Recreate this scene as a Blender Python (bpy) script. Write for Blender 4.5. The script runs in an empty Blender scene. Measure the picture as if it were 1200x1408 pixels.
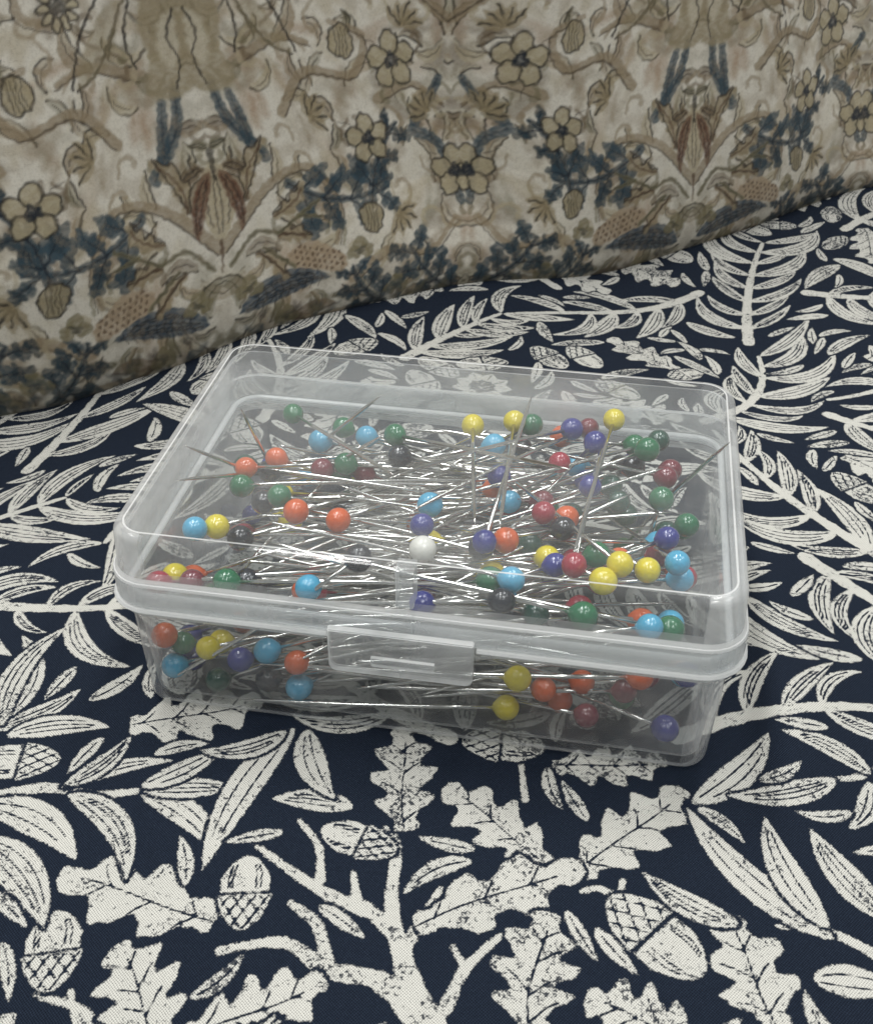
import bpy, bmesh, math, random
import numpy as np
from mathutils import Vector, Matrix

random.seed(7)
rng = np.random.default_rng(11)
S = bpy.context.scene
COL = S.collection

# ------------------------------------------------------------------ camera, light, exposure
F_PX = 1597.4                                   # focal length in pixels of a 1200 px wide picture
CAM = np.array([0.023169, -0.151686, 0.133840])
FW = np.array([-0.13231907, 0.79848535, -0.58729278])
RT = np.array([0.98587138, 0.16741392, 0.00549637])
UP = np.array([-0.10270975, 0.57826786, 0.80935591])
cd = bpy.data.cameras.new('camera')
cam = bpy.data.objects.new('camera', cd)
COL.objects.link(cam)
cd.sensor_fit = 'HORIZONTAL'
cd.sensor_width = 36.0
cd.lens = F_PX / 1200.0 * 36.0
cd.clip_start = 0.005
cd.clip_end = 50.0
cd.dof.use_dof = True
cd.dof.focus_distance = 0.20
cd.dof.aperture_fstop = 85.0
cam.matrix_world = Matrix(((RT[0], UP[0], -FW[0], CAM[0]), (RT[1], UP[1], -FW[1], CAM[1]),
                           (RT[2], UP[2], -FW[2], CAM[2]), (0, 0, 0, 1)))
S.camera = cam

w = bpy.data.worlds.new('World')
S.world = w
w.use_nodes = True
bg = w.node_tree.nodes['Background']
bg.inputs['Color'].default_value = (0.93, 0.97, 1.0, 1)
bg.inputs['Strength'].default_value = 0.17


def area(name, loc, target, sx, sy, power, color):
    ld = bpy.data.lights.new(name, 'AREA')
    ld.shape = 'RECTANGLE'
    ld.size, ld.size_y = sx, sy
    ld.energy = power
    ld.color = color
    o = bpy.data.objects.new(name, ld)
    COL.objects.link(o)
    o.location = loc
    d = Vector(target) - Vector(loc)
    o.rotation_euler = d.to_track_quat('-Z', 'Y').to_euler()
    return o


# four ceiling light panels of the room, out of the picture above the table, plus two added for streaks on the pins
for lx, ly, pw in ((-0.40, 0.35, 15.0), (0.35, 0.75, 10.0), (-0.40, -0.60, 9.0), (0.45, -0.55, 10.5), (-1.05, 0.10, 6.0), (1.10, 0.20, 7.0)):
    area('overhead_light_panel', (lx, ly, 1.55), (lx, ly, 0), 0.16, 0.75, pw, (1.0, 0.99, 0.96))

S.view_settings.view_transform = 'Standard'
S.view_settings.look = 'None'
S.view_settings.gamma = 1.0
S.view_settings.exposure = 0.0
S.cycles.use_denoising = True
S.cycles.max_bounces = 16
S.cycles.transparent_max_bounces = 40
S.cycles.glossy_bounces = 6
S.cycles.diffuse_bounces = 4
S.cycles.sample_clamp_indirect = 6.0


# ------------------------------------------------------------------ helpers
def srgb(r, g, b):
    def f(c):
        c /= 255.0
        return c / 12.92 if c <= 0.04045 else ((c + 0.055) / 1.055) ** 2.4
    return np.array([f(r), f(g), f(b)])


def unproj(px, py, ax=2, val=0.0):
    d = FW + RT * (px - 600) / F_PX + UP * (704 - py) / F_PX
    k = (val - CAM[ax]) / d[ax]
    return CAM + k * d


def ray_dir(px, py):
    return FW + RT * (px - 600) / F_PX + UP * (704 - py) / F_PX


def new_obj(name, mesh, parent=None):
    o = bpy.data.objects.new(name, mesh)
    COL.objects.link(o)
    if parent:
        o.parent = parent
    return o


def tag(o, label=None, cat=None, group=None, kind=None):
    if label: o['label'] = label
    if cat: o['category'] = cat
    if group: o['group'] = group
    if kind: o['kind'] = kind
    return o


class NT:
    """short-hand for building node trees"""
    def __init__(self, name):
        self.m = bpy.data.materials.new(name)
        self.m.use_nodes = True
        self.t = self.m.node_tree
        self.t.nodes.clear()
        self.out = self.n('ShaderNodeOutputMaterial')

    def n(self, typ, **kw):
        nd = self.t.nodes.new(typ)
        for k, v in kw.items():
            setattr(nd, k, v)
        return nd

    def l(self, a, b):
        self.t.links.new(a, b)

    def put(self, sock, v):
        if isinstance(v, bpy.types.NodeSocket):
            self.l(v, sock)
        elif isinstance(v, (tuple, list, np.ndarray)) and sock.type == 'RGBA':
            sock.default_value = (float(v[0]), float(v[1]), float(v[2]), 1.0)
        else:
            sock.default_value = v

    def math(self, op, a, b=None, c=None, clamp=False):
        nd = self.n('ShaderNodeMath', operation=op, use_clamp=clamp)
        self.put(nd.inputs[0], a)
        if b is not None: self.put(nd.inputs[1], b)
        if c is not None: self.put(nd.inputs[2], c)
        return nd.outputs[0]

    def ramp(self, v, a, b, lo=0.0, hi=1.0, smooth=True):
        nd = self.n('ShaderNodeMapRange', interpolation_type='SMOOTHSTEP' if smooth else 'LINEAR')
        nd.clamp = True
        self.put(nd.inputs['Value'], v)
        self.put(nd.inputs['From Min'], a); self.put(nd.inputs['From Max'], b)
        self.put(nd.inputs['To Min'], lo); self.put(nd.inputs['To Max'], hi)
        return nd.outputs['Result']

    def noise(self, vec, scale, detail=2.0, rough=0.5, dist=0.0):
        nd = self.n('ShaderNodeTexNoise')
        if vec is not None: self.l(vec, nd.inputs['Vector'])
        nd.inputs['Scale'].default_value = scale
        nd.inputs['Detail'].default_value = detail
        nd.inputs['Roughness'].default_value = rough
        nd.inputs['Distortion'].default_value = dist
        return nd.outputs['Fac']

    def mix(self, fac, a, b, blend='MIX'):
        nd = self.n('ShaderNodeMix', data_type='RGBA', blend_type=blend)
        self.put(nd.inputs[0], fac)
        self.put(nd.inputs[6], a)
        self.put(nd.inputs[7], b)
        return nd.outputs[2]

    def bump(self, h, strength, dist):
        nd = self.n('ShaderNodeBump')
        nd.inputs['Strength'].default_value = strength
        nd.inputs['Distance'].default_value = dist
        self.l(h, nd.inputs['Height'])
        return nd.outputs['Normal']

    def coords(self, rot=0.0, which='Object'):
        tc = self.n('ShaderNodeTexCoord')
        if not rot:
            return tc.outputs[which]
        mp = self.n('ShaderNodeMapping')
        mp.inputs['Rotation'].default_value = (0, 0, rot)
        self.l(tc.outputs[which], mp.inputs['Vector'])
        return mp.outputs['Vector']

    def principled(self, color, rough=0.5, normal=None, **kw):
        p = self.n('ShaderNodeBsdfPrincipled')
        self.put(p.inputs['Base Color'], color)
        self.put(p.inputs['Roughness'], rough)
        for k, v in kw.items():
            self.put(p.inputs[k.replace('_', ' ')], v)
        if normal is not None: self.l(normal, p.inputs['Normal'])
        return p

    def done(self, shader):
        self.l(shader, self.out.inputs['Surface'])
        return self.m


# ------------------------------------------------------------------ drawing of the textile prints (distance fields on the cloth's own grid)
def seg_dist(P, a, b):
    d = b - a
    L = float(d @ d) + 1e-18
    t = np.clip(((P - a) @ d) / L, 0, 1)
    q = P - a - t[:, None] * d
    return np.sqrt((q * q).sum(1)), t


def poly_sd(P, poly):
    """signed distance, positive inside"""
    best = np.full(len(P), 1e9)
    inside = np.zeros(len(P), bool)
    n = len(poly)
    for i in range(n):
        a, b = poly[i], poly[(i + 1) % n]
        d, _ = seg_dist(P, a, b)
        np.minimum(best, d, out=best)
        c = (a[1] > P[:, 1]) != (b[1] > P[:, 1])
        if c.any():
            xi = (b[0] - a[0]) * (P[:, 1] - a[1]) / (b[1] - a[1] + 1e-15) + a[0]
            inside ^= c & (P[:, 0] < xi)
    return np.where(inside, best, -best)


def stroke_sd(P, pts, widths):
    """tapered brush stroke, positive inside"""
    best = np.full(len(P), -1e9)
    for i in range(len(pts) - 1):
        d, t = seg_dist(P, pts[i], pts[i + 1])
        np.maximum(best, widths[i] + (widths[i + 1] - widths[i]) * t - d, out=best)
    return best


def line_dist(P, pts):
    best = np.full(len(P), 1e9)
    for i in range(len(pts) - 1):
        d, _ = seg_dist(P, pts[i], pts[i + 1])
        np.minimum(best, d, out=best)
    return best


def smooth_path(pts, n=6):
    """Catmull-Rom through points"""
    p = [np.array(q, float) for q in pts]
    p = [2 * p[0] - p[1]] + p + [2 * p[-1] - p[-2]]
    out = []
    for i in range(1, len(p) - 2):
        for k in range(n):
            t = k / n
            out.append(0.5 * ((2 * p[i]) + (-p[i - 1] + p[i + 1]) * t + (2 * p[i - 1] - 5 * p[i] + 4 * p[i + 1] - p[i + 2]) * t * t
                              + (-p[i - 1] + 3 * p[i] - 3 * p[i + 1] + p[i + 2]) * t ** 3))
    out.append(p[-2])
    return np.array(out)


def frame_map(base, tip, bend=0.0):
    """local (u along 0..L, v across) -> cloth plane; bend in parts of the length"""
    base = np.array(base, float); tip = np.array(tip, float)
    d = tip - base
    L = math.hypot(*d)
    ex = d / L
    ey = np.array([-ex[1], ex[0]])

    def f(uv):
        uv = np.atleast_2d(np.array(uv, float))
        t = uv[:, 0] / L
        sag = bend * L * 4 * t * (1 - t)
        sl = bend * 4 * (1 - 2 * t)
        nrm = np.sqrt(1 + sl * sl)
        u = uv[:, 0] - uv[:, 1] * sl / nrm
        v = sag + uv[:, 1] / nrm
        return base + u[:, None] * ex + v[:, None] * ey
    return f, L


def m_lance(base, tip, width, bend=0.0, veins=3):
    f, L = frame_map(base, tip, bend)
    t = np.linspace(0, 1, 22)
    hw = width * 0.5 * (np.sin(np.pi * t ** 0.82) ** 0.85) + 0.00018 * (1 - t)
    up = np.stack([t * L, hw], 1)
    dn = np.stack([t * L, -hw], 1)[::-1]
    poly = f(np.vstack([up, dn]))
    vs = []
    for k in range(veins):
        q = (k - (veins - 1) / 2) / max(veins, 1) * 1.45 + random.uniform(-.06, .06)
        a, b = random.uniform(.06, .2), random.uniform(.72, .93)
        tt = np.linspace(a, b, 9)
        h = width * 0.5 * (np.sin(np.pi * tt ** 0.82) ** 0.85)
        vs.append(f(np.stack([tt * L, q * h], 1)))
    return [('poly', poly)], vs


def m_oak(base, tip, width, bend=0.0, lobes=4):
    f, L = frame_map(base, tip, bend)

    def half(sign):
        pts = []
        ph = random.uniform(-.12, .12)
        n = 64
        for i in range(n + 1):
            t = i / n
            env = width * 0.5 * (math.sin(math.pi * min(1, t * 0.93 + 0.05) ** 1.05) ** 0.62)
            c = math.cos(2 * math.pi * (lobes * t * (0.92 + 0.08 * t) + ph + .5 * (sign > 0) * .3))
            lob = 0.76 + 0.27 * (abs(c) ** 0.8 * (1 if c > 0 else -1)) + 0.04 * math.sin(t * 61 + ph * 30) + .02 * math.sin(t * 103 + ph * 50)
            u = t * L + 0.06 * L * math.sin(math.pi * t) * c * .6
            pts.append((u, sign * max(env * lob, 0.0004)))
        return pts
    up, dn = half(1), half(-1)[::-1]
    poly = f(np.array(up + dn))
    vs = [f(np.stack([np.linspace(.0, .84, 10) * L, 0.03 * width * np.sin(np.linspace(0, 5, 10))], 1))]
    for i in range(lobes):
        for s in (1, -1):
            if random.random() < .16:
                continue
            t0 = (i + .45 + random.uniform(-.1, .1)) / (lobes + .6)
            ln = random.uniform(.20, .33) * width
            vs.append(f(np.array([[t0 * L, 0], [t0 * L + ln * .6, s * ln * .6], [t0 * L + ln * .85, s * ln]])))
    return [('poly', poly)], vs


def m_acorn(base, tip, width):
    f, L = frame_map(base, tip)
    a = np.linspace(-1, 1, 15)
    cup = [(0.44 * L, -0.52 * width)] + [(0.44 * L - 0.42 * L * math.cos(x * math.pi / 2) ** .7, 0.52 * width * x) for x in a] + [(0.44 * L, .52 * width)]
    nut = [(0.49 * L, -0.46 * width), (0.66 * L, -.47 * width)]
    nut += [(0.66 * L + .30 * L * math.cos(x * math.pi / 2) ** .8, .47 * width * x) for x in a]
    nut += [(0.97 * L, .03 * width)][:0] + [(0.66 * L, .47 * width), (0.49 * L, .46 * width)]
    vs = []
    for k in range(-3, 4):
        for s in (1, -1):
            x0 = k * .26 * width
            vs.append(f(np.array([[0.02 * L, x0 - s * .25 * width], [0.46 * L, x0 + s * .25 * width]])))
    cupveins = len(vs)
    for q in (-.30, -.2, .25, .33):
        vs.append(f(np.array([[.54 * L, q * width], [.72 * L, q * width * 1.02], [.84 * L, q * width * .8]])))
    return [('poly', f(np.array(cup))), ('poly', f(np.array(nut)))], vs


def m_daisy(c, r, squash=1.0, n=9):
    c = np.array(c, float)
    prims, vs = [], []
    for i in range(n):
        a = 2 * math.pi * i / n + random.uniform(-.08, .08)
        d = np.array([math.cos(a), math.sin(a) * squash])
        p, v = m_lance(c + d * r * .42, c + d * r * random.uniform(.95, 1.05), r * .50, 0, 1)
        prims += p
        vs += v
    for i in range(14):
        a = random.uniform(0, 6.28); q = r * .32 * math.sqrt(random.random())
        o = c + np.array([math.cos(a), math.sin(a) * squash]) * q
        prims.append(('stroke', np.array([o, o + 1e-5]), [r * .035] * 2))
    return prims, vs


def m_branch(pts, w0, w1):
    p = smooth_path(pts, 5)
    ws = np.linspace(w0, w1, len(p)) * (1 + 0.10 * np.sin(np.arange(len(p)) * 1.7))
    return [('stroke', p, ws)], []


class Canvas:
    def __init__(self, X, Y):
        self.X, self.Y = X, Y
        self.F = np.full((len(Y), len(X)), -9.0, np.float32)    # mm to the print edge, positive in the white
        self.V = np.full((len(Y), len(X)), 9.0, np.float32)     # mm to the nearest drawn vein
        self.B = np.zeros((len(Y), len(X)), np.float32)         # dry-print wear of that motif

    def eval(self, prims, pad):
        pts = np.vstack([p[1] for p in prims])
        mw = max([max(p[2]) for p in prims if p[0] == 'stroke'] + [0]) + pad
        lo, hi = pts.min(0) - mw, pts.max(0) + mw
        i0, i1 = np.searchsorted(self.X, [lo[0], hi[0]])
        j0, j1 = np.searchsorted(self.Y, [lo[1], hi[1]])
        if i1 - i0 < 3 or j1 - j0 < 3:
            return None
        gx, gy = np.meshgrid(self.X[i0:i1], self.Y[j0:j1])
        P = np.stack([gx.ravel(), gy.ravel()], 1)
        d = np.full(len(P), -1e9)
        for p in prims:
            np.maximum(d, poly_sd(P, p[1]) if p[0] == 'poly' else stroke_sd(P, p[1], p[2]), out=d)
        return (slice(j0, j1), slice(i0, i1)), P, d.reshape(gx.shape) * 1000

    def free(self, prims, tol=0.03, gap=0.35):
        e = self.eval(prims, 0.0006)
        if e is None:
            return False
        sl, P, d = e
        m = d > -gap
        return m.any() and (self.F[sl][m] > 0).mean() < tol

    def stamp(self, prims, veins, wear=0.3, gap=0.42, carve=True):
        e = self.eval(prims, 0.0016)
        if e is None:
            return
        sl, P, d = e
        old = self.F[sl]
        if carve:
            self.V[sl] = np.where((d > -gap), 9.0, self.V[sl])
            new = np.maximum(np.minimum(old, -d - gap), d)
        else:
            new = np.maximum(old, d)
        self.F[sl] = new
        if veins:
            v = np.full(len(P), 9.0)
            for q in veins:
                np.minimum(v, line_dist(P, q) * 1000, out=v)
            v = v.reshape(d.shape)
            self.V[sl] = np.where(d > -.1, v, self.V[sl])
        self.B[sl] = np.where(d > -.1, wear, self.B[sl])


def lines(segs):
    out = [segs[0][0]]
    for a, b, s0, s1 in segs:
        x = a
        L = b - a
        while x < b - 1e-9:
            t = (x - a) / L
            x = min(b, x + s0 + (s1 - s0) * t)
            out.append(x)
    return np.array(out)


# ------------------------------------------------------------------ the cloth on the table
GX = lines([(-0.26, -0.115, .0016, .0006), (-0.115, 0.118, .00031, .00031), (0.118, 0.30, .0005, .0016)])
GY = lines([(-0.20, -0.092, .0020, .0006), (-0.092, 0.05, .00032, .00032), (0.05, 0.235, .00034, .00062), (0.235, 0.34, .0012, .002)])
cv = Canvas(GX, GY)


def G(px, py):
    return unproj(px, py)[:2]


# motifs drawn by hand in the foreground (base, tip given as points on the cloth)
def put(m, wear=None, gap=0.72):
    cv.stamp(m[0], m[1], random.uniform(.15, .75) if wear is None else wear, gap)


br = [([(600, 1420), (560, 1340), (545, 1285), (500, 1245)], .0023, .0011), ([(548, 1300), (538, 1235), (545, 1165), (530, 1140)], .0014, .0006),
      ([(575, 1400), (520, 1345), (450, 1330), (390, 1292), (300, 1300)], .0020, .0006), ([(450, 1328), (436, 1270), (400, 1240)], .0012, .0006),
      ([(505, 1250), (450, 1228), (392, 1190), (350, 1160)], .0014, .0004), ([(490, 1238), (486, 1200)], .0009, .0004),
      ([(556, 1300), (590, 1250), (606, 1222)], .0012, .0006), ([(612, 1385), (640, 1330), (688, 1286)], .0011, .0005), ([(640, 1330), (622, 1300)], .0006, .0003),
      ([(440, 1210), (438, 1165), (412, 1128)], .0008, .0004), ([(120, 1420), (112, 1372), (40, 1345)], .0010, .0004),
      ([(100, 1400), (90, 1345)], .0007, .0004), ([(722, 1100), (716, 1050)], .0006, .0004), ([(845, 1232), (822, 1222), (800, 1226)], .0007, .0004),
      ([(850, 1240), (856, 1212)], .0006, .0004), ([(-30, 1098), (60, 1082), (130, 1092), (200, 1086)], .0013, .0006),
      ([(1230, 1330), (1150, 1288), (1070, 1275)], .0012, .0004), ([(1240, 1040), (1180, 1068), (1120, 1072)], .0010, .0004)]
for pts, a, b in br:
    cv.stamp(*m_branch([G(*q) for q in pts], a * .74, b * .8), wear=.3, carve=False)
for a, b, wd in [((292, 1262), (80, 1196), .0108), ((212, 1425), (158, 1288), .0112), ((556, 1142), (556, 1000), .0098), ((752, 1190), (612, 1082), .0096),
                 ((792, 1200), (940, 1086), .0100), ((572, 1272), (800, 1192), .0098), ((728, 1420), (758, 1256), .0112), ((1068, 1420), (996, 1262), .0112),
                 ((250, 1408), (446, 1342), .0096), ((760, 1052), (915, 1046), .0080), ((960, 1440), (806, 1372), .0100), ((360, 1440), (330, 1408), .009)]:
    put(m_oak(G(*a), G(*b), wd, random.uniform(-.05, .05), random.choice((3, 4, 4))))
for a, b, wd in [((330, 1275), (342, 1172), .0070), ((58, 1345), (76, 1238), .0076), ((546, 1172), (438, 1138), .0058), ((836, 1232), (972, 1348), .0088)]:
    put(m_acorn(G(*a), G(*b), wd), .25)
for a, b, wd, bd in [((85, 1082), (238, 1046), .0026, .08), ((95, 1092), (172, 1204), .0040, .16), ((195, 1092), (296, 1172), .0040, .12), ((198, 1086), (330, 1084), .0034, .02),
                     ((196, 1080), (306, 1028), .0034, -.06), ((404, 1002), (278, 1194), .0050, -.06), ((484, 1110), (374, 1098), .0036, -.05), ((424, 1004), (460, 1098), .0044, -.10),
                     ((392, 1006), (276, 1032), .0034, .14), ((-20, 1104), (102, 1178), .0052, .12), ((-30, 1150), (56, 1262), .0056, .10), ((90, 1078), (180, 1012), .0030, -.10),
                     ((952, 1104), (1056, 1008), .0046, -.08), ((1148, 1072), (1002, 1094), .0040, .08), ((1196, 1064), (1074, 1004), .0034, -.10), ((1144, 1292), (944, 1110), .0046, .08),
                     ((1138, 1276), (1052, 1124), .0044, .08), ((1225, 1268), (1114, 1140), .0046, .06), ((1014, 1272), (884, 1200), .0036, .08), ((1118, 1350), (1235, 1366), .0044, .04),
                     ((1195, 1076), (1168, 1140), .0032, .12), ((-10, 1000), (110, 948), .0036, -.1), ((10, 1010), (150, 1000), .0040, .08), ((0, 990), (30, 872), .0040, -.16), ((2, 996), (92, 862), .0042, .14)]:
    put(m_lance(G(*a), G(*b), wd, bd, random.choice((2, 3, 3))), random.uniform(.05, .35))

# sprays of long leaves on curved stems over the rest of the cloth, then oak leaves, acorns, daisies, small leaves in the gaps
XR, YR = (-0.22, 0.27), (-0.16, 0.29)


def try_put(m, tol=.03, wear=None):
    if cv.free(m[0], tol):
        put(m, wear)
        return True
    return False


spots = []
for gx in np.arange(XR[0], XR[1], .034):
    for gy in np.arange(YR[0], YR[1], .032):
        spots.append((gx + random.uniform(-.014, .014), gy + random.uniform(-.012, .012)))
random.shuffle(spots)


def hidden(x, y):
    return y > .085 + .8 * (x + .109)

for x, y in spots:
    if hidden(x, y):
        continue
    a = random.choice((0.5, 2.6, 1.2, 3.6, -0.4)) + random.uniform(-.4, .4)
    c = random.uniform(-30, 30)
    L = random.uniform(.034, .056)
    path = [np.array([x, y])]
    for k in range(8):
        path.append(path[-1] + np.array([math.cos(a), math.sin(a)]) * L / 8)
        a += c * L / 8
    m = m_branch(path, .0014, .0005)
    if not cv.free(m[0], .10):
        continue
    cv.stamp(*m, wear=.1)
    for k in range(1, 9):
        for s in (1, -1):
            d = path[min(k, 8)] - path[k - 1]
            aa = math.atan2(d[1], d[0]) + s * random.uniform(.45, .85)
            ln = random.uniform(.014, .024)
            for shrink in (1, .78, .58):
                b = path[k] + np.array([math.cos(aa), math.sin(aa)]) * .0009
                tip = b + np.array([math.cos(aa), math.sin(aa)]) * ln * shrink
                mm = m_lance(b, tip, ln * shrink * random.uniform(.17, .23), s * random.uniform(.04, .24), 3 if shrink > .7 else 2)
                if cv.free(mm[0], .06, .2):
                    cv.stamp(mm[0], mm[1], random.uniform(.05, .4), carve=False)
                    break


PROBE = np.array([(u, v) for u in (-1, -.6, -.2, .2, .6, 1) for v in (-.8, 0, .8) if not (abs(u) == 1 and v)], float)


def scatter(n, maker, sizes, tol=.02, wide=.5, turns=3):
    for _ in range(n):
        p = np.array([random.uniform(*XR), random.uniform(*YR)])
        i = np.searchsorted(GX, p[0]); j = np.searchsorted(GY, p[1])
        if cv.F[min(j, len(GY) - 1), min(i, len(GX) - 1)] > -.6:
            continue
        if hidden(*p):
            continue
        done = False
        for _k in range(turns):
            a = random.uniform(0, 2 * math.pi)
            ex = np.array([math.cos(a), math.sin(a)]); ey = np.array([-ex[1], ex[0]])
            for s in sizes:
                # quick look along the motif's axis and flanks before drawing it
                q = p + PROBE[:, :1] * ex * s * .5 + PROBE[:, 1:] * ey * s * .5 * wide
                ii = np.minimum(np.searchsorted(GX, q[:, 0]), len(GX) - 1); jj = np.minimum(np.searchsorted(GY, q[:, 1]), len(GY) - 1)
                if (cv.F[jj, ii] > -.25).any():
                    continue
                d = ex * s * .5
                if try_put(maker(p - d, p + d, s), tol):
                    done = True
                    break
            if done:
                break


scatter(700, lambda a, b, s: m_oak(a, b, s * .56, random.uniform(-.06, .06), 4), (.0205, .0175))
scatter(900, lambda a, b, s: m_acorn(a, b, s * .52), (.0135, .011))
scatter(500, lambda a, b, s: m_daisy((a + b) / 2, s * .5), (.0135,), .02, .95)
scatter(9000, lambda a, b, s: m_lance(a, b, s * random.uniform(.20, .27), random.uniform(-.14, .14), 3 if s > .012 else 1), (.023, .018, .014, .0105, .0080), .02, .2, 5)
scatter(7000, lambda a, b, s: m_branch([a, (a + b) / 2 + (b - a)[::-1] * .12, b], s * .13, s * .06), (.0085, .0055, .0038, .0026), .0, .14, 2)


def cloth_z(x, y):
    """soft undulation of the cloth; flat under and around the box"""
    r = np.maximum(np.abs(x) - .046, np.abs(y) - .032)
    k = np.clip((r - .004) / .05, 0, 1) ** 2
    z = .0028 * np.sin(x * 31 + y * 17 + 1.0) + .0016 * np.sin(x * 13 - y * 38 + 2.2) + .0008 * np.sin(x * 74 + y * 59)
    return k * z


def grid_mesh(name, V, nx, ny, colors, attr):
    me = bpy.data.meshes.new(name)
    me.vertices.add(nx * ny)
    me.vertices.foreach_set('co', V.astype(np.float32).ravel())
    i, j = np.meshgrid(np.arange(nx - 1), np.arange(ny - 1))
    a = (j * nx + i).ravel()
    q = np.stack([a, a + 1, a + nx + 1, a + nx], 1).astype(np.int32)
    nf = len(q)
    me.loops.add(nf * 4)
    me.loops.foreach_set('vertex_index', q.ravel())
    me.polygons.add(nf)
    me.polygons.foreach_set('loop_start', (np.arange(nf) * 4).astype(np.int32))
    me.polygons.foreach_set('use_smooth', np.ones(nf, bool))
    me.update(calc_edges=True)
    at = me.attributes.new(attr, 'FLOAT_COLOR', 'POINT')
    at.data.foreach_set('color', colors.astype(np.float32).ravel())
    return me


gx, gy = np.meshgrid(GX, GY)
V = np.stack([gx, gy, cloth_z(gx, gy)], -1).reshape(-1, 3)
Cc = np.stack([np.clip(cv.F, -2, 2), np.clip(cv.V, 0, 2), cv.B, np.ones_like(cv.F)], -1).reshape(-1, 4)
me = grid_mesh('table_cloth', V, len(GX), len(GY), Cc, 'print_field')
cloth = tag(new_obj('table_cloth', me), 'navy cotton cloth printed with off-white leaves and acorns, lying under the box', 'cloth', kind='structure')


def weave(T, vec, period):
    """plain weave: height from two thread families"""
    sp = T.n('ShaderNodeSeparateXYZ')
    T.l(vec, sp.inputs[0])
    wob = T.noise(vec, 900, 1)
    k = 2 * math.pi / period
    sx = T.math('SINE', T.math('MULTIPLY_ADD', sp.outputs[0], k, T.math('MULTIPLY', wob, 3.0)))
    sy = T.math('SINE', T.math('MULTIPLY_ADD', sp.outputs[1], k, T.math('MULTIPLY', wob, 2.4)))
    return T.math('MULTIPLY_ADD', T.math('MULTIPLY', sx, sy), .5, .5)


def cloth_material():
    T = NT('printed cotton')
    at = T.n('ShaderNodeAttribute', attribute_name='print_field')
    sep = T.n('ShaderNodeSeparateColor')
    T.l(at.outputs['Color'], sep.inputs[0])
    R, Gn, B = sep.outputs[0], sep.outputs[1], sep.outputs[2]
    vec = T.coords(math.radians(-8))
    n1 = T.noise(vec, 3200, 2, .6)
    n2 = T.noise(vec, 900, 3, .6)
    wv = weave(T, vec, .00042)
    edge = T.math('ADD', R, T.math('MULTIPLY_ADD', n1, .75, -.375))
    edge = T.math('ADD', edge, T.math('MULTIPLY_ADD', n2, .5, -.20))
    white = T.ramp(edge, -.14, .14)
    vein = T.math('ADD', Gn, T.math('MULTIPLY_ADD', n2, .34, -.17))
    white = T.math('MULTIPLY', white, T.ramp(vein, .10, .22))
    # dry, broken print: flecks of ground colour
    n3 = T.noise(vec, 1500, 4, .72, .6)
    n4 = T.noise(vec, 210, 1)
    lim = T.math('MULTIPLY_ADD', B, -.14, .675)
    lim = T.math('MULTIPLY_ADD', T.ramp(n4, .35, .65), -.10, lim)
    fleck = T.ramp(n3, lim, T.math('ADD', lim, .03))
    white = T.math('MULTIPLY', white, T.math('SUBTRACT', 1.0, T.math('MULTIPLY', fleck, .92)))
    white = T.math('MULTIPLY', white, T.ramp(wv, 0.08, .62, .30, 1.0))
    cw = T.mix(T.noise(vec, 60, 2), srgb(209, 208, 201), srgb(195, 195, 188))
    cn = T.mix(T.noise(vec, 2600, 2), srgb(18, 27, 40), srgb(40, 51, 67))
    cn = T.mix(T.ramp(wv, .1, .9), srgb(10, 15, 26), cn)
    col = T.mix(white, cn, cw)
    h = T.math('ADD', T.math('MULTIPLY', wv, .7), T.math('MULTIPLY', n1, .5))
    h = T.math('ADD', h, T.math('MULTIPLY', T.noise(vec, 42, 3, .55, .5), 14.0))
    p = T.principled(col, .85, T.bump(h, .8, .00016), Specular_IOR_Level=.12)
    return T.done(p.outputs[0])


me.materials.append(cloth_material())

# ------------------------------------------------------------------ the patterned cloth hanging behind: a mirrored repeat painted once, then sampled
HALF, VP, RES = 0.067, 0.112, 0.00022
TX = np.arange(-.012, HALF + .012, RES)
TY = np.arange(-.012, VP + .012, RES)
tcol = np.zeros((len(TY), len(TX), 3)) + srgb(214, 209, 196)


def paint(prims, color, alpha=1.0, soft=.00025, grow=0.0, var=0.25):
    pts = np.vstack([p[1] for p in prims])
    mw = max([max(p[2]) for p in prims if p[0] == 'stroke'] + [0]) + soft * 3 + abs(grow)
    lo, hi = pts.min(0) - mw, pts.max(0) + mw
    i0, i1 = np.searchsorted(TX, [lo[0], hi[0]]); j0, j1 = np.searchsorted(TY, [lo[1], hi[1]])
    if i1 - i0 < 2 or j1 - j0 < 2:
        return
    gx, gy = np.meshgrid(TX[i0:i1], TY[j0:j1])
    P = np.stack([gx.ravel(), gy.ravel()], 1)
    d = np.full(len(P), -1e9)
    for p in prims:
        np.maximum(d, poly_sd(P, p[1]) if p[0] == 'poly' else stroke_sd(P, p[1], p[2]), out=d)
    a = np.clip((d + grow + soft) / (2 * soft), 0, 1)
    a = a * a * (3 - 2 * a)
    # pooled watercolour: uneven wash
    w_ = 1 - var * (.5 + .5 * np.sin(P[:, 0] * 1900 + 3 * np.sin(P[:, 1] * 1300 + i0)) * np.sin(P[:, 1] * 2300 + j0))
    a = (a * alpha * w_).reshape(gx.shape)[..., None]
    tcol[j0:j1, i0:i1] = tcol[j0:j1, i0:i1] * (1 - a) + np.asarray(color) * a


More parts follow.
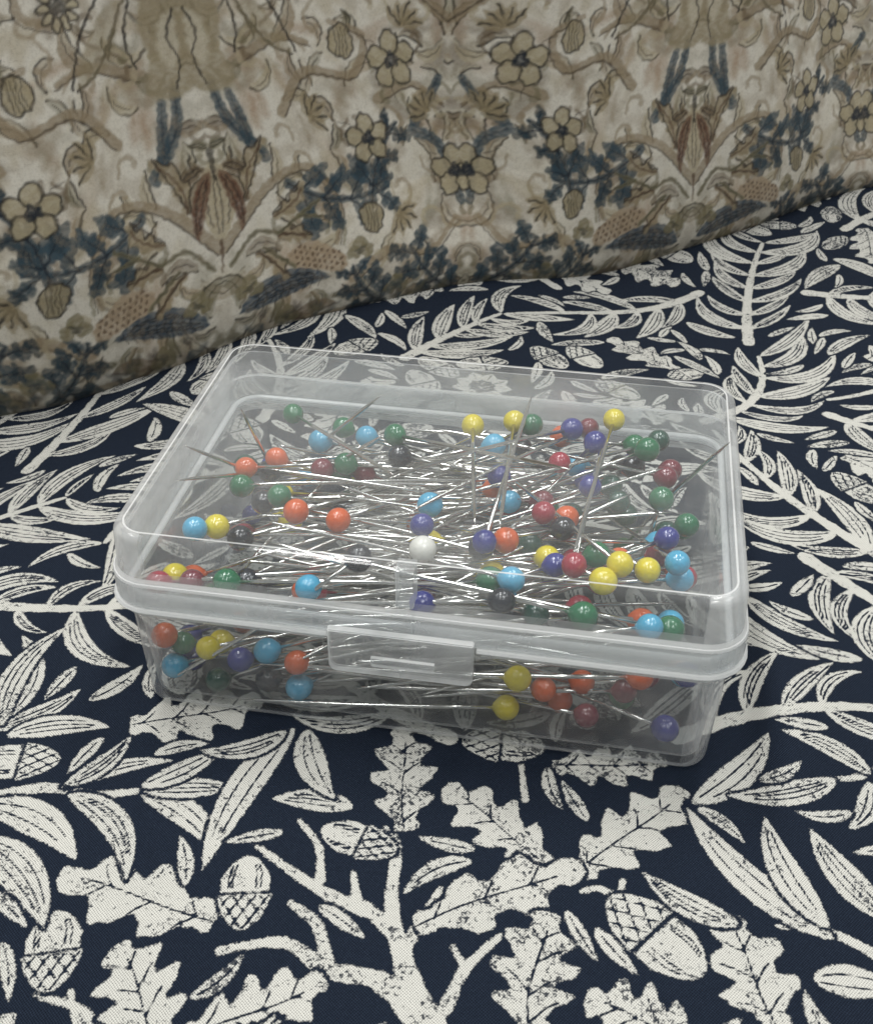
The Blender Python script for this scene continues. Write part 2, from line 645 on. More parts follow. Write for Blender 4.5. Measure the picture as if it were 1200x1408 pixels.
def blob(c, rx, ry, rot=0, wob=.08, n=26, ph=None):
    ph = random.uniform(0, 6) if ph is None else ph
    t = np.linspace(0, 2 * math.pi, n, endpoint=False)
    r = 1 + wob * np.sin(3 * t + ph) + wob * .6 * np.sin(5 * t + 2 * ph)
    x, y = rx * r * np.cos(t), ry * r * np.sin(t)
    cr, sr = math.cos(rot), math.sin(rot)
    return ('poly', np.stack([c[0] + x * cr - y * sr, c[1] + x * sr + y * cr], 1))


def outline(poly, color, wd=.00022, alpha=.9):
    p = np.vstack([poly, poly[:1]])
    paint([('stroke', p, [wd] * len(p))], color, alpha, .00018, 0, .3)


def stroke(pts, w0, w1, color, alpha=.9, soft=.0003, mid=None):
    p = smooth_path(pts, 6)
    t = np.linspace(0, 1, len(p))
    ws = w0 + (w1 - w0) * t if mid is None else w0 * (1 - t) + w1 * t + mid * np.sin(np.pi * t)
    paint([('stroke', p, ws)], color, alpha, soft)


TAN, DTAN, OLIVE = srgb(142, 126, 100), srgb(104, 88, 66), srgb(112, 106, 80)
BLUE, DBLUE, INK = srgb(48, 69, 80), srgb(20, 32, 44), srgb(18, 16, 18)
BEIGE, BROWN, RUST = srgb(172, 160, 132), srgb(84, 62, 46), srgb(98, 62, 44)
CREAM = srgb(206, 199, 180)
# soft blotches of wash under everything
for _ in range(260):
    c = (random.uniform(0, HALF), random.uniform(0, VP))
    paint([blob(c, random.uniform(.0015, .007), random.uniform(.001, .003), random.uniform(0, 3), .3)],
          random.choice((TAN, BEIGE, CREAM, DTAN, OLIVE, srgb(150, 118, 86))), random.uniform(.2, .6), .0010)
# fleshy curling leaves in tan and olive wash, darker along one side
for _ in range(120):
    c = np.array([random.uniform(-.004, HALF + .004), random.uniform(.0, VP)])
    a_ = random.uniform(0, 6.3); q_ = random.uniform(.005, .011)
    tip_ = c + q_ * np.array([math.cos(a_), math.sin(a_)])
    bd_ = random.choice((-1, 1)) * random.uniform(.15, .34)
    lf, vl = m_lance(c, tip_, q_ * random.uniform(.26, .42), bd_, 1)
    col_ = random.choice((TAN, TAN, OLIVE, BEIGE, DTAN, srgb(158, 140, 110)))
    paint(lf, col_, random.uniform(.5, .85), .0003)
    hp = lf[0][1][:22] if random.random() < .5 else lf[0][1][22:]
    paint([('stroke', hp, [.00030] * len(hp))], col_ * .18 if random.random() < .5 else INK, .92, .00018)
    paint([('stroke', vl[0], [.00018] * len(vl[0]))], col_ * .2, .8, .00018)
    paint([('stroke', hp + np.array([.0007, .0004]), [.00035] * len(hp))], CREAM, .5, .0003)
# tan scrolls
for pts in [[(.000, .024), (.012, .036), (.024, .039), (.031, .030), (.030, .020)], [(.020, .052), (.028, .060), (.040, .058), (.044, .066), (.036, .070)],
            [(.004, .084), (.016, .092), (.030, .090), (.034, .080), (.026, .076)], [(.066, .070), (.056, .078), (.050, .088), (.058, .096)],
            [(.034, .010), (.044, .016), (.056, .014), (.064, .022)], [(.046, .052), (.056, .055), (.064, .050)], [(.010, .064), (.022, .068), (.030, .066)],
            [(.014, .004), (.024, .001), (.036, .002)], [(.006, .098), (.018, .104), (.034, .100), (.046, .104)]]:
    stroke(pts, .0013, .0007, TAN, .85)
    stroke([(a + .0009, b - .0009) for a, b in pts], .00028, .0002, srgb(60, 48, 36), .85, .0002)
# small curled tan fronds
for _ in range(80):
    c = np.array([random.uniform(0, HALF), random.uniform(.005, VP)]); a = random.uniform(0, 6.3); r = random.uniform(.003, .006)
    pts = [c + r * (1 - .22 * k) * np.array([math.cos(a + k * .8), math.sin(a + k * .8)]) for k in range(5)]
    stroke(pts, .0004, .0007, random.choice((TAN, DTAN, OLIVE, BEIGE)), .7)
# blue leaf sprays
def blue_spray(a, b, n, ln, bend):
    f, L = frame_map(a, b, bend)
    stroke(f(np.stack([np.linspace(0, L, 7), np.zeros(7)], 1)), .0013, .0006, BLUE, .95)
    for k in range(n):
        t = (k + .5) / n
        for s in (1, -1):
            q = ln * random.uniform(.7, 1.15) * (1.1 - .45 * t)
            b0 = f([[t * L, 0]])[0]; b1 = f([[t * L + q * .75, s * q]])[0]
            for kk in range(3):
                e = b0 + (b1 - b0) * (.5 + .25 * kk)
                paint([blob(e, q * .42, q * .32, random.uniform(0, 3), .22)], BLUE * random.uniform(.55, 1.15), .92)
            stroke([b0, (b0 + b1) / 2 + .0002, b1], .00028, .00014, DBLUE, .9, .0002)
    stroke(f(np.stack([np.linspace(0, L, 7), np.zeros(7)], 1)), .0003, .0002, DBLUE, .9, .0002)
blue_spray((.018, .036), (.045, .031), 4, 0.0077, -.12)
blue_spray((.040, .028), (.050, .046), 3, 0.0052, .10)
blue_spray((.066, .002), (.050, .016), 4, 0.0063, .10)
blue_spray((.044, .001), (.034, .013), 3, 0.0052, .10)
blue_spray((.060, .090), (.040, .096), 4, .0052, .1)
blue_spray((.002, .106), (.022, .108), 3, .0045, -.1)
for pts in [[(.004, .060), (.006, .052), (.013, .043)], [(.0075, .058), (.009, .052), (.010, .047)], [(.064, .056), (.060, .050), (.056, .046)], [(.066, .026), (.062, .040), (.055, .044)]]:
    stroke(pts, .0011, .0016, BLUE, .92)
    stroke(pts, .0003, .0003, DBLUE, .55)
# long veined blue leaves along the lower edge with speckled pods above them
def pod(c, rx, ry, rot):
    b = blob(c, rx, ry, rot, .10)
    paint([b], srgb(166, 146, 120), .9, .0004)
    for i in range(9):
        for j in range(4):
            u, v = (i - 4) / 5.2 + .1 * (j % 2), (j - 1.5) / 2.6
            if u * u + v * v < .85:
                x, y = rx * u, ry * v
                q = (c[0] + x * math.cos(rot) - y * math.sin(rot), c[1] + x * math.sin(rot) + y * math.cos(rot))
                paint([blob(q, .00052, .00042, random.uniform(0, 3), .2, 9)], BROWN, .85, .00015)
pod((.0245, .0170), .0085, .0036, -.28)
pod((.028, .088), .007, .0034, .5)
lf, vl = m_lance((.0035, .0075), (.0285, .0115), .0068, .10, 5)
paint(lf, srgb(46, 66, 82), .97)
for q in vl:
    paint([('stroke', q, [.0002] * len(q))], INK, .8, .00015)
for k in range(9):
    x = .007 + k * .0022
    stroke([(x, .0075 + k * .0003), (x + .0012, .0098 + k * .0003), (x + .0004, .0122 + k * .0002)], .00018, .0001, INK, .7, .00015)
lf, vl = m_lance((.030, .004), (.016, .001), .0034, -.1, 3)
paint(lf, srgb(120, 98, 74), .8)
# hanging bell on the axis, outlined in ink
bell = smooth_path([(.0, .083), (.006, .081), (.0085, .074), (.0078, .067), (.0100, .0600), (.0035, .0585), (0, .060)], 5)
bell = np.vstack([bell, bell[::-1] * np.array([-1, 1])])
paint([('poly', bell)], srgb(146, 134, 106), .92, .0006)
paint([blob((0.003, .070), .0022, .0055, .1)], CREAM, .6, .0008)
stroke([(.001, .076), (.003, .071), (.0015, .066), (.0032, .0605)], .0003, .0002, INK, .95, .0002)
for pts in [[(.0, .083), (.009, .081), (.014, .074), (.0165, .069)], [(.009, .081), (.012, .072), (.011, .066)], [(.014, .074), (.020, .067), (.026, .064)], [(.013, .084), (.022, .074), (.027, .0645)]]:
    stroke(pts, .0004, .0003, INK, .95, .0002)
paint([('poly', smooth_path([(.010, .080), (.017, .077), (.026, .0645), (.016, .068)], 4))], srgb(140, 128, 98), .55, .0005)
# drooping brown flower on the axis with pointed sepals
for a, b, wd, c in [((0, .044), (.0, .0255), .0050, BEIGE), ((.001, .042), (.0050, .0270), .0034, RUST), ((.002, .043), (.0090, .0390), .0030, DTAN), ((.0, .047), (.0045, .0480), .0024, OLIVE)]:
    lf, vl = m_lance(a, b, wd, .08, 2)
    paint(lf, c, .92, .0004)
    for q in vl:
        paint([('stroke', q, [.00022] * len(q))], INK, .75, .0002)
stroke([(.0, .046), (.0, .040)], .0009, .0003, INK, .9)
stroke([(.0, .026), (.0, .019)], .0005, .0002, BROWN, .9)
for a, b, bd in [((.007, .034), (.014, .047), .15), ((.013, .029), (.022, .036), -.15), ((.014, .024), (.023, .022), .1), ((.008, .021), (.016, .013), .1)]:
    lf, vl = m_oak(a, b, .0048, bd, 3)
    paint(lf, srgb(150, 136, 108), .9, .0004)
    outline(lf[0][1][:62], srgb(40, 30, 24), .0003, .9)
    paint([('stroke', vl[0], [.0003] * len(vl[0]))], BROWN, .8, .0002)
for pts in [[(.002, .020), (.008, .026), (.014, .025), (.020, .028)], [(.020, .028), (.026, .031)], [(.020, .028), (.026, .027)], [(.018, .016), (.010, .022)]]:
    stroke(pts, .0007, .0004, OLIVE, .9)
    stroke(pts, .0002, .0002, INK, .5, .0002)
# five-petal rosettes, daisies, buds, trefoils
def rosette(c, r, n=5):
    for i in range(n):
        a = 2 * math.pi * i / n + .4
        b = blob((c[0] + r * .62 * math.cos(a), c[1] + r * .62 * math.sin(a)), r * .46, r * .40, a, .05)
        paint([b], srgb(168, 157, 128), .95)
        outline(b[1], srgb(20, 17, 17), .00032)
    paint([blob(c, r * .32, r * .30, 0, .2)], DBLUE, .95)
for c, r in [((.0514, .0605), .0062), ((.0415, .0432), .0055), ((.0655, .0335), .0062), ((.020, .098), .006), ((.050, .104), .0055)]:
    rosette(c, r, 5)
    for a in (0.2, 2.4, 4.6):
        e = np.array(c) + np.array([math.cos(a), math.sin(a)]) * r * 1.0
        stroke([e, e + np.array([math.cos(a + .4), math.sin(a + .4)]) * r * .6], .0002, .0001, INK, .7, .0002)
for c, r in [((.0255, .0800), .0048), ((.056, .084), .005)]:
    for i in range(10):
        a = 2 * math.pi * i / 10
        b = blob((c[0] + r * .68 * math.cos(a), c[1] + r * .68 * math.sin(a)), r * .32, r * .17, a, .03)
        paint([b], srgb(176, 166, 138), .95)
        outline(b[1], srgb(22, 18, 18), .00028)
    paint([blob(c, r * .36, r * .34, 0, .15)], INK, .9)
for c in [(.0385, .0655), (.0395, .0245), (.0120, .1000)]:
    b = blob(c, .0030, .0038, .3, .06)
    paint([b], srgb(160, 148, 118), .95)
    outline(b[1], srgb(22, 18, 18), .0003)
    for k in range(4):
        stroke([(c[0] - .0016 + k * .001, c[1] - .0030), (c[0] - .0010 + k * .0008, c[1]), (c[0] - .0016 + k * .001, c[1] + .003)], .00022, .00016, INK, .7, .0002)
for c, rot in [((.027, .050), .4), ((.0600, .0480), 2.2), ((.047, .0245), -.9), ((.055, .068), 1.2)]:
    for k in range(5):
        a = rot + (k - 2) * .55
        lf, vl = m_lance(c, (c[0] + .0062 * math.cos(a), c[1] + .0062 * math.sin(a)), .0026, .06, 1)
        paint(lf, srgb(150, 136, 106), .8, .0003)
        paint([('stroke', vl[0], [.0003] * len(vl[0]))], INK, .92, .0002)
for c in [(.0060, .0130), (.0160, .0030), (.046, .006), (.036, .0170)]:
    for a in (1.57, 3.4, -.2):
        paint([blob((c[0] + .0017 * math.cos(a), c[1] + .0017 * math.sin(a)), .0019, .0017)], srgb(122, 114, 84), .9)
    paint([blob(c, .0014, .0008, .5, .3)], DBLUE, .6)
# darker printed ground cover along the lower border of the repeat
for _ in range(90):
    c = (random.uniform(.0, HALF), random.uniform(-.004, .005) + (.004 if random.random() < .2 else 0))
    paint([blob(c, random.uniform(.001, .003), random.uniform(.0006, .0016), random.uniform(0, 3), .3)], random.choice((DBLUE, srgb(60, 48, 40), BLUE, OLIVE)), .6, .0005)

BA = np.array([-0.109, 0.053, 0.0])
BT = np.array([.781, .625, 0.0]); BT /= np.linalg.norm(BT)
BN = np.array([BT[1], -BT[0], 0.0])
LEAN = math.radians(8)
SX = lines([(-0.14, -0.01, .0022, .0005), (-0.01, 0.285, .00031, .00036), (0.285, 0.42, .0006, .0022)])
SH = lines([(0.0, 0.086, .00031, .00031), (0.086, 0.20, .0006, .003)])
s, h = np.meshgrid(SX, SH)
# position within the repeat (mirrored), with the slight drift of hanging cloth
ws = s + .00013 * np.sin(s * 1900 + 2 * np.sin(h * 1500)) + .00008 * np.sin(h * 2900 + s * 900) + .0012 * np.sin(h * 90 + s * 22) + .0006 * np.sin(s * 160 + 1)
wh = h + .00012 * np.sin(s * 2100 + 1.5 * np.sin(h * 1900)) + .0040 * (s - .055) / .134 + .0010 * np.sin(s * 48 + 1.3)
a = np.mod(ws - .055, 2 * HALF)
a = np.where(a > HALF, 2 * HALF - a, a)
b = np.mod(wh, VP)
fx = np.clip((a - TX[0]) / RES, 0, len(TX) - 1.001); fy = np.clip((b - TY[0]) / RES, 0, len(TY) - 1.001)
ix, iy = fx.astype(int), fy.astype(int)
rx, ry = (fx - ix)[..., None], (fy - iy)[..., None]
bc = (tcol[iy, ix] * (1 - rx) + tcol[iy, ix + 1] * rx) * (1 - ry) + (tcol[iy + 1, ix] * (1 - rx) + tcol[iy + 1, ix + 1] * rx) * ry
bow = .002 * np.sin(np.clip((s - .0) / .26, 0, 1) * math.pi)
fold = .0034 * np.sin(s * 36 + .6 + h * 9) * np.clip(h / .03, 0, 1) + .0010 * np.sin(s * 85 + h * 26) * np.clip(h / .03, 0, 1)
toe = -.0045 * np.exp(-h / .0045)                  # the hem tucks back under where it meets the table
off = -h * math.sin(LEAN) - bow + fold + toe + .0022 * np.sin(s * 41 + .8) + .001 * np.sin(s * 97) + .0075 * np.clip(s / .27, 0, 1.3)
hz = h * math.cos(LEAN) - .0012 * np.exp(-h / .004)
P3 = BA + s[..., None] * BT + off[..., None] * BN
P3[..., 2] = 0
base_z = cloth_z(P3[..., 0], P3[..., 1])
P3[..., 2] = hz + base_z * np.exp(-h / .02)
me = grid_mesh('hanging_cloth', P3.reshape(-1, 3), len(SX), len(SH), np.concatenate([bc, np.ones(bc.shape[:2] + (1,))], -1).reshape(-1, 4), 'print_colour')
hang = tag(new_obj('hanging_cloth', me), 'cream cloth with tan and slate-blue floral print hanging upright behind the box', 'cloth')


def hanging_material():
    T = NT('printed lawn cotton')
    at = T.n('ShaderNodeAttribute', attribute_name='print_colour')
    vec = T.coords()
    n = T.noise(vec, 330, 4, .7)
    n2 = T.noise(vec, 1700, 3, .6)
    col = T.mix(T.ramp(n, .45, .75, 0, .32), at.outputs['Color'], srgb(150, 136, 114))
    col = T.mix(T.ramp(n2, .4, .8, 0, .18), col, srgb(90, 82, 70))
    uvn = T.noise(vec, 4200, 1)
    p = T.principled(col, .75, T.bump(T.math('ADD', uvn, T.math('MULTIPLY', T.noise(vec, 120, 3), 3.0)), .35, .0002), Sheen_Weight=.10, Specular_IOR_Level=.3)
    return T.done(p.outputs[0])


me.materials.append(hanging_material())


# ------------------------------------------------------------------ the clear plastic box
def plastic(name, haze, tint=(0.93, 0.94, 0.94), gloss_rough=.08, scratch=.5):
    """thin translucent polypropylene: see-through, glossy, a little milky"""
    T = NT(name)
    vec = T.coords()
    tr = T.n('ShaderNodeBsdfTransparent')
    tr.inputs['Color'].default_value = (.965, .975, .98, 1)
    df = T.n('ShaderNodeBsdfDiffuse'); df.inputs['Color'].default_value = (*tint, 1)
    tl = T.n('ShaderNodeBsdfTranslucent'); tl.inputs['Color'].default_value = (*tint, 1)
    milk = T.n('ShaderNodeMixShader'); milk.inputs[0].default_value = .5
    T.l(df.outputs[0], milk.inputs[1]); T.l(tl.outputs[0], milk.inputs[2])
    # cloudiness varies over the moulding; fine rub marks
    n = T.noise(vec, 42, 4, .6, .8)
    mp = T.n('ShaderNodeMapping'); mp.inputs['Scale'].default_value = (60, 900, 300); mp.inputs['Rotation'].default_value = (0, 0, .5)
    T.l(vec, mp.inputs['Vector'])
    sc = T.ramp(T.noise(mp.outputs[0], 1.0, 3, .7), .60, .72)
    lw = T.n('ShaderNodeLayerWeight'); lw.inputs['Blend'].default_value = .35
    hz_ = T.math('MULTIPLY', T.ramp(n, .30, .72, haze * .55, haze * 1.55), T.ramp(lw.outputs['Facing'], .2, 1.0, 1.0, 2.6))
    dust = T.ramp(T.noise(vec, 2400, 1, .5), .74, .80)
    hz_ = T.math('ADD', hz_, T.math('MULTIPLY', sc, .06 * scratch))
    hz_ = T.math('ADD', hz_, T.math('MULTIPLY', dust, .22 * scratch))
    m1 = T.n('ShaderNodeMixShader')
    T.put(m1.inputs[0], T.math('MINIMUM', hz_, .85))
    T.l(tr.outputs[0], m1.inputs[1]); T.l(milk.outputs[0], m1.inputs[2])
    gl = T.n('ShaderNodeBsdfGlossy'); gl.inputs['Roughness'].default_value = gloss_rough
    nb = T.bump(T.noise(vec, 260, 2), .12, .0006)
    T.l(nb, gl.inputs['Normal'])
    fr = T.n('ShaderNodeFresnel'); fr.inputs['IOR'].default_value = 1.45
    T.l(nb, fr.inputs['Normal'])
    m2 = T.n('ShaderNodeMixShader')
    geo = T.n('ShaderNodeNewGeometry')
    # entering faces reflect as polypropylene does; faces seen from inside the wall do not mirror totally
    fac = T.math('MULTIPLY', fr.outputs[0], T.math('SUBTRACT', 1.0, geo.outputs['Backfacing']))
    T.put(m2.inputs[0], fac)
    T.l(m1.outputs[0], m2.inputs[1]); T.l(gl.outputs[0], m2.inputs[2])
    return T.done(m2.outputs[0])


CLEAR = plastic('clear polypropylene', .062, gloss_rough=.10)
WALL = plastic('polypropylene side wall', .15, gloss_rough=.12)
FROST = plastic('milky polypropylene', .23, gloss_rough=.14)
EDGE = plastic('polypropylene edge highlight', .80, gloss_rough=.20)  # near-white haze puts the bright lines of light-piping edges into the colour

NC = 9


def rrect(hw, hd, r, z):
    pts = []
    for cx_, cy_, a0 in ((hw - r, -hd + r, -90), (hw - r, hd - r, 0), (-hw + r, hd - r, 90), (-hw + r, -hd + r, 180)):
        for k in range(NC):
            a = math.radians(a0 + 90 * k / (NC - 1))
            pts.append((cx_ + r * math.cos(a), cy_ + r * math.sin(a), z))
    return pts


def loft(name, rings, mat, parent, closed=False, cap0=True, cap1=True, smooth=True, slots=None):
    bm = bmesh.new()
    vr = [[bm.verts.new(p) for p in r] for r in rings]
    n = len(vr[0])
    m = len(vr)
    for i in range(m if closed else m - 1):
        A, B_ = vr[i], vr[(i + 1) % m]
        for k in range(n):
            bm.faces.new((A[k], A[(k + 1) % n], B_[(k + 1) % n], B_[k]))
    if not closed:
        if cap0: bm.faces.new(vr[0][::-1])
        if cap1: bm.faces.new(vr[-1])
    bmesh.ops.recalc_face_normals(bm, faces=bm.faces)
    me = bpy.data.meshes.new(name)
    bm.to_mesh(me)
    bm.free()
    if smooth:
        me.polygons.foreach_set('use_smooth', [len(p.vertices) == 4 for p in me.polygons])
    for mm in (CLEAR, WALL, FROST, EDGE):
        me.materials.append(mm)
    if slots:
        for i in range(m - 1):
            for k in range(n):
                sl = slots.get(i, 1)
                if sl == 'win':                      # flat front panel is clear, corners milkier, ends too with reflected light put into their haze
                    sl = 0 if k == n - 1 else 1 if k == n // 2 - 1 else 2
                if sl == 'tray':
                    sl = 0 if k in (n - 1, n // 2 - 1) else 1
                me.polygons[i * n + k].material_index = sl
    return new_obj(name, me, parent)


HW, HD = 0.0460, 0.0312
box = tag(bpy.data.objects.new('plastic_box', None), 'clear milky plastic snap-lid box full of coloured pins', 'box')
COL.objects.link(box)
box.location = (0, 0, 0.0)
CR = .0062


def prof(off, z, r=None):
    return rrect(HW - off, HD - off, max(CR - off if r is None else r, .0008), z)


# base tray: outside up, over the rim, inside down
R_ = []
for k in range(5):
    a = math.radians(90 * k / 4)
    R_.append(prof(.0021 + .0016 * (1 - math.sin(a)), .0004 + .0016 * (1 - math.cos(a))))
R_ += [prof(.0017, .012), prof(.0015, .0190), prof(.0013, .0232), prof(.0014, .0236), prof(.0022, .0236), prof(.0024, .0232), prof(.0026, .0190), prof(.0028, .012)]
for k in range(5):
    a = math.radians(90 * (4 - k) / 4)
    R_.append(prof(.0033 + .0013 * (1 - math.sin(a)), .0016 + .0013 * (1 - math.cos(a))))
base = loft('base', R_, CLEAR, box, slots={0: 2, 1: 1, 2: 1, 3: 1, 4: 'tray', 5: 'tray', 6: 1, 7: 3, 8: 3, 9: 3, 10: 1, 11: 'tray', 12: 'tray'})

# lid: flange, side wall, rounded top edge, then the inside back down
L_ = [prof(.0011, .0219), prof(.0002, .0219), prof(0, .0223), prof(0, .0266), prof(.0002, .0272), prof(.0005, .0274), prof(.0008, .0329)]
for k in range(1, 6):
    a = math.radians(90 * k / 5)
    L_.append(prof(.0008 + .0015 * (1 - math.cos(a)), .0329 + .0015 * math.sin(a)))
L_.append(prof(.00258, .03441))  # thin ring for the edge material: a top-edge highlight put into the colour
inner = []
for k in range(0, 6):
    a = math.radians(90 * (5 - k) / 5)
    inner.append(prof(.0019 + .0012 * (1 - math.cos(a)), .0322 + .0012 * math.sin(a)))
inner += [prof(.0018, .0276), prof(.0012, .0268)]
lid_o = L_
# one closed shell: outer wall + top cap, inner wall + inner ceiling cap, joined at the lower edge
rings = inner + [prof(.0011, .0222)] + lid_o
lid = loft('lid', rings, CLEAR, box, slots={0: 'win', 1: 'win', 2: 'win', 3: 'win', 4: 'win', 5: 'win', 6: 2, 7: 2, 8: 3, 9: 3, 10: 3, 11: 2, 12: 3, 13: 3, 14: 'win', 15: 'win', 16: 'win', 17: 'win', 18: 'win', 19: 'win', 20: 3})


def sweep_front_gap(name, off_o, off_i, z0, z1, x0, x1, mat, parent):
    """strip round the box, left open between x0 and x1 on the front side"""
    def path(off):
        pts = [np.array(p[:2]) for p in prof(off, 0)]
        yfr = -(HD - off)
        return [np.array([x1, yfr])] + pts[0:0] + pts + [np.array([x0, yfr])]
    po, pi = path(off_o), path(off_i)
    # prof starts at the front right corner and runs round to the front left corner
    bm = bmesh.new()
    rows = []
    e = .0004
    for a, b in zip(po, pi):
        c = a + (b - a) * .25
        rows.append([bm.verts.new((*q, z)) for q, z in ((b, z0), (c, z0), (a, z0 + e), (a, z1 - e), (c, z1), (b, z1))])
    for A, B_ in zip(rows[:-1], rows[1:]):
        for k in range(6):
            bm.faces.new((A[k], A[(k + 1) % 6], B_[(k + 1) % 6], B_[k]))
    bm.faces.new(rows[0]); bm.faces.new(rows[-1][::-1])
    bmesh.ops.recalc_face_normals(bm, faces=bm.faces)
    me = bpy.data.meshes.new(name)
    bm.to_mesh(me); bm.free()
    me.materials.append(mat)
    me.materials.append(EDGE)
    for p in me.polygons:
        p.material_index = 1 if abs(p.normal.z) > .2 else 0
    return new_obj(name, me, parent)


sweep_front_gap('rim_lip', .0001, .00135, .0203, .0217, -.0130, .0097, FROST, base)
sweep_front_gap('lid_lip', -.00075, .0003, .0216, .0223, -.0124, .0091, EDGE, lid)
sweep_front_gap('skirt_band', -.00025, .0003, .0224, .0268, 0.0002, -.0002, FROST, lid)


def rounded_slab(name, x0, x1, z0, z1, y0, y1, r, mat, parent, bev=.0003):
    """slab standing in the front plane with rounded lower corners"""
    bm = bmesh.new()
    out = []
    for cx_, cz_, a0 in ((x0 + r, z0 + r, 180), (x1 - r, z0 + r, 270)):
        for k in range(7):
            a = math.radians(a0 + 90 * k / 6)
            out.append((cx_ + r * math.cos(a), cz_ + r * math.sin(a)))
    out += [(x1, z1), (x0, z1)]
    f0 = [bm.verts.new((x, y0, z)) for x, z in out]
    f1 = [bm.verts.new((x, y1, z)) for x, z in out]
    n = len(out)
    bm.faces.new(f0); bm.faces.new(f1[::-1])
    for k in range(n):
        bm.faces.new((f0[k], f0[(k + 1) % n], f1[(k + 1) % n], f1[k]))
    bmesh.ops.recalc_face_normals(bm, faces=bm.faces)
    bmesh.ops.bevel(bm, geom=[e_ for e_ in bm.edges], offset=bev, segments=2, affect='EDGES', clamp_overlap=True)
    me = bpy.data.meshes.new(name)
    bm.to_mesh(me); bm.free()
    me.materials.append(mat)
    me.materials.append(EDGE)
    for p in me.polygons:
        p.material_index = 1 if abs(p.normal.y) < .98 and name != 'rib' else 0
    return new_obj(name, me, parent)


rounded_slab('latch', -.0122, .0088, .0160, .0238, -HD - .0016, -HD - .0003, .0012, FROST, lid)
rounded_slab('latch_bump', -.0058, .0034, .0184, .0200, -HD - .0023, -HD - .0017, .0003, FROST, lid, .0002)
rounded_slab('rib', -.0027, -.0001, .0272, .0338, -HD - .0002 + .0012, -HD + .0040, .0004, FROST, lid)
rounded_slab('hinge', -.030, .030, .0196, .0262, HD + .0003, HD + .0011, .0005, FROST, lid)


# ------------------------------------------------------------------ the pins
PALETTE = {'yellow': (214, 196, 34), 'orange': (208, 92, 40), 'red': (156, 34, 56), 'green': (20, 104, 66), 'light_blue': (72, 164, 200),
           'blue': (34, 40, 126), 'navy': (12, 18, 32), 'white': (222, 220, 212), 'maroon': (112, 28, 46), 'dark_green': (16, 70, 56)}


def head_material(name, rgb):
    T = NT(name.replace('_', ' ') + ' glass head')
    vec = T.coords()
    c = srgb(*rgb)
    col = T.mix(T.noise(vec, 1400, 2), c * .86, np.minimum(c * 1.12, 1))
    p = T.principled(col, .20, T.bump(T.noise(vec, 1900, 2), .55, .00016), Specular_IOR_Level=.6, Coat_Weight=.5, Coat_Roughness=.04,
                     Subsurface_Weight=.12, Subsurface_Radius=(.0006, .0006, .0006), Subsurface_Scale=1.0)
    return T.done(p.outputs[0])


HEADM = {k: head_material(k, v) for k, v in PALETTE.items()}


def steel():
    T = NT('nickel plated steel')
    vec = T.coords()
    p = T.principled((.70, .69, .66), .17, T.bump(T.noise(vec, 900, 2), .15, .0001), Metallic=1.0)
    return T.done(p.outputs[0])


STEEL = steel()
HEAD_R = .00198
PIN_L = .0415


def head_mesh(key):
    bm = bmesh.new()
    bmesh.ops.create_uvsphere(bm, u_segments=20, v_segments=14, radius=HEAD_R)
    for v in bm.verts:
        v.co.x *= 1.03
        if v.co.x > HEAD_R * .93:
            v.co.x += .00018
    me = bpy.data.meshes.new('pin_head_' + key)
    bm.to_mesh(me); bm.free()
    me.polygons.foreach_set('use_smooth', [True] * len(me.polygons))
    me.materials.append(HEADM[key])
    return me


def shaft_mesh(bend):
    bm = bmesh.new()
    xs = [(0, .00034), (.012, .00034), (.024, .00034), (.0365, .00033), (.0395, .00020), (PIN_L, .00003)]
    rows = []
    for x, r in xs:
        z = bend * math.sin(math.pi * x / PIN_L)
        rows.append([bm.verts.new((x, r * math.cos(k * math.pi / 4), z + r * math.sin(k * math.pi / 4))) for k in range(8)])
    for A, B_ in zip(rows[:-1], rows[1:]):
        for k in range(8):
            bm.faces.new((A[k], B_[k], B_[(k + 1) % 8], A[(k + 1) % 8]))
    bm.faces.new(rows[0]); bm.faces.new(rows[-1][::-1])
    bmesh.ops.recalc_face_normals(bm, faces=bm.faces)
    me = bpy.data.meshes.new('pin_shaft')
    bm.to_mesh(me); bm.free()
    me.polygons.foreach_set('use_smooth', [True] * len(me.polygons))
    me.materials.append(STEEL)
    return me


HEADME = {k: head_mesh(k) for k in PALETTE}
SHAFTME = [shaft_mesh(b_) for b_ in (0, 0, .0003, .0007)]
LIM = np.array([HW - .0036 - HEAD_R, HD - .0036 - HEAD_R])       # where a head centre may lie
TIPL = np.array([HW - .0040, HD - .0040])
ZB, ZT = .0018 + HEAD_R, .0330 - HEAD_R
heads = []


def fit_top(px, py, z):
    """point on the sight line at height z, slid along it until it is inside the box"""
    d = ray_dir(px, py)
    best = None
    for zz in np.linspace(ZB, ZT, 90):
        p = CAM + d * (zz - CAM[2]) / d[2]
        over = max(abs(p[0]) - LIM[0], abs(p[1]) - LIM[1], 0)
        hit = 0.0
        for q in heads:
            hit += max(0, 2 * HEAD_R * .96 - np.linalg.norm(p - q))
        cost = over * 50 + abs(zz - z) + hit * 6
        if best is None or cost < best[0]:
            best = (cost, p)
    p = best[1]
    p[0] = np.clip(p[0], -LIM[0], LIM[0]); p[1] = np.clip(p[1], -LIM[1], LIM[1])
    return p


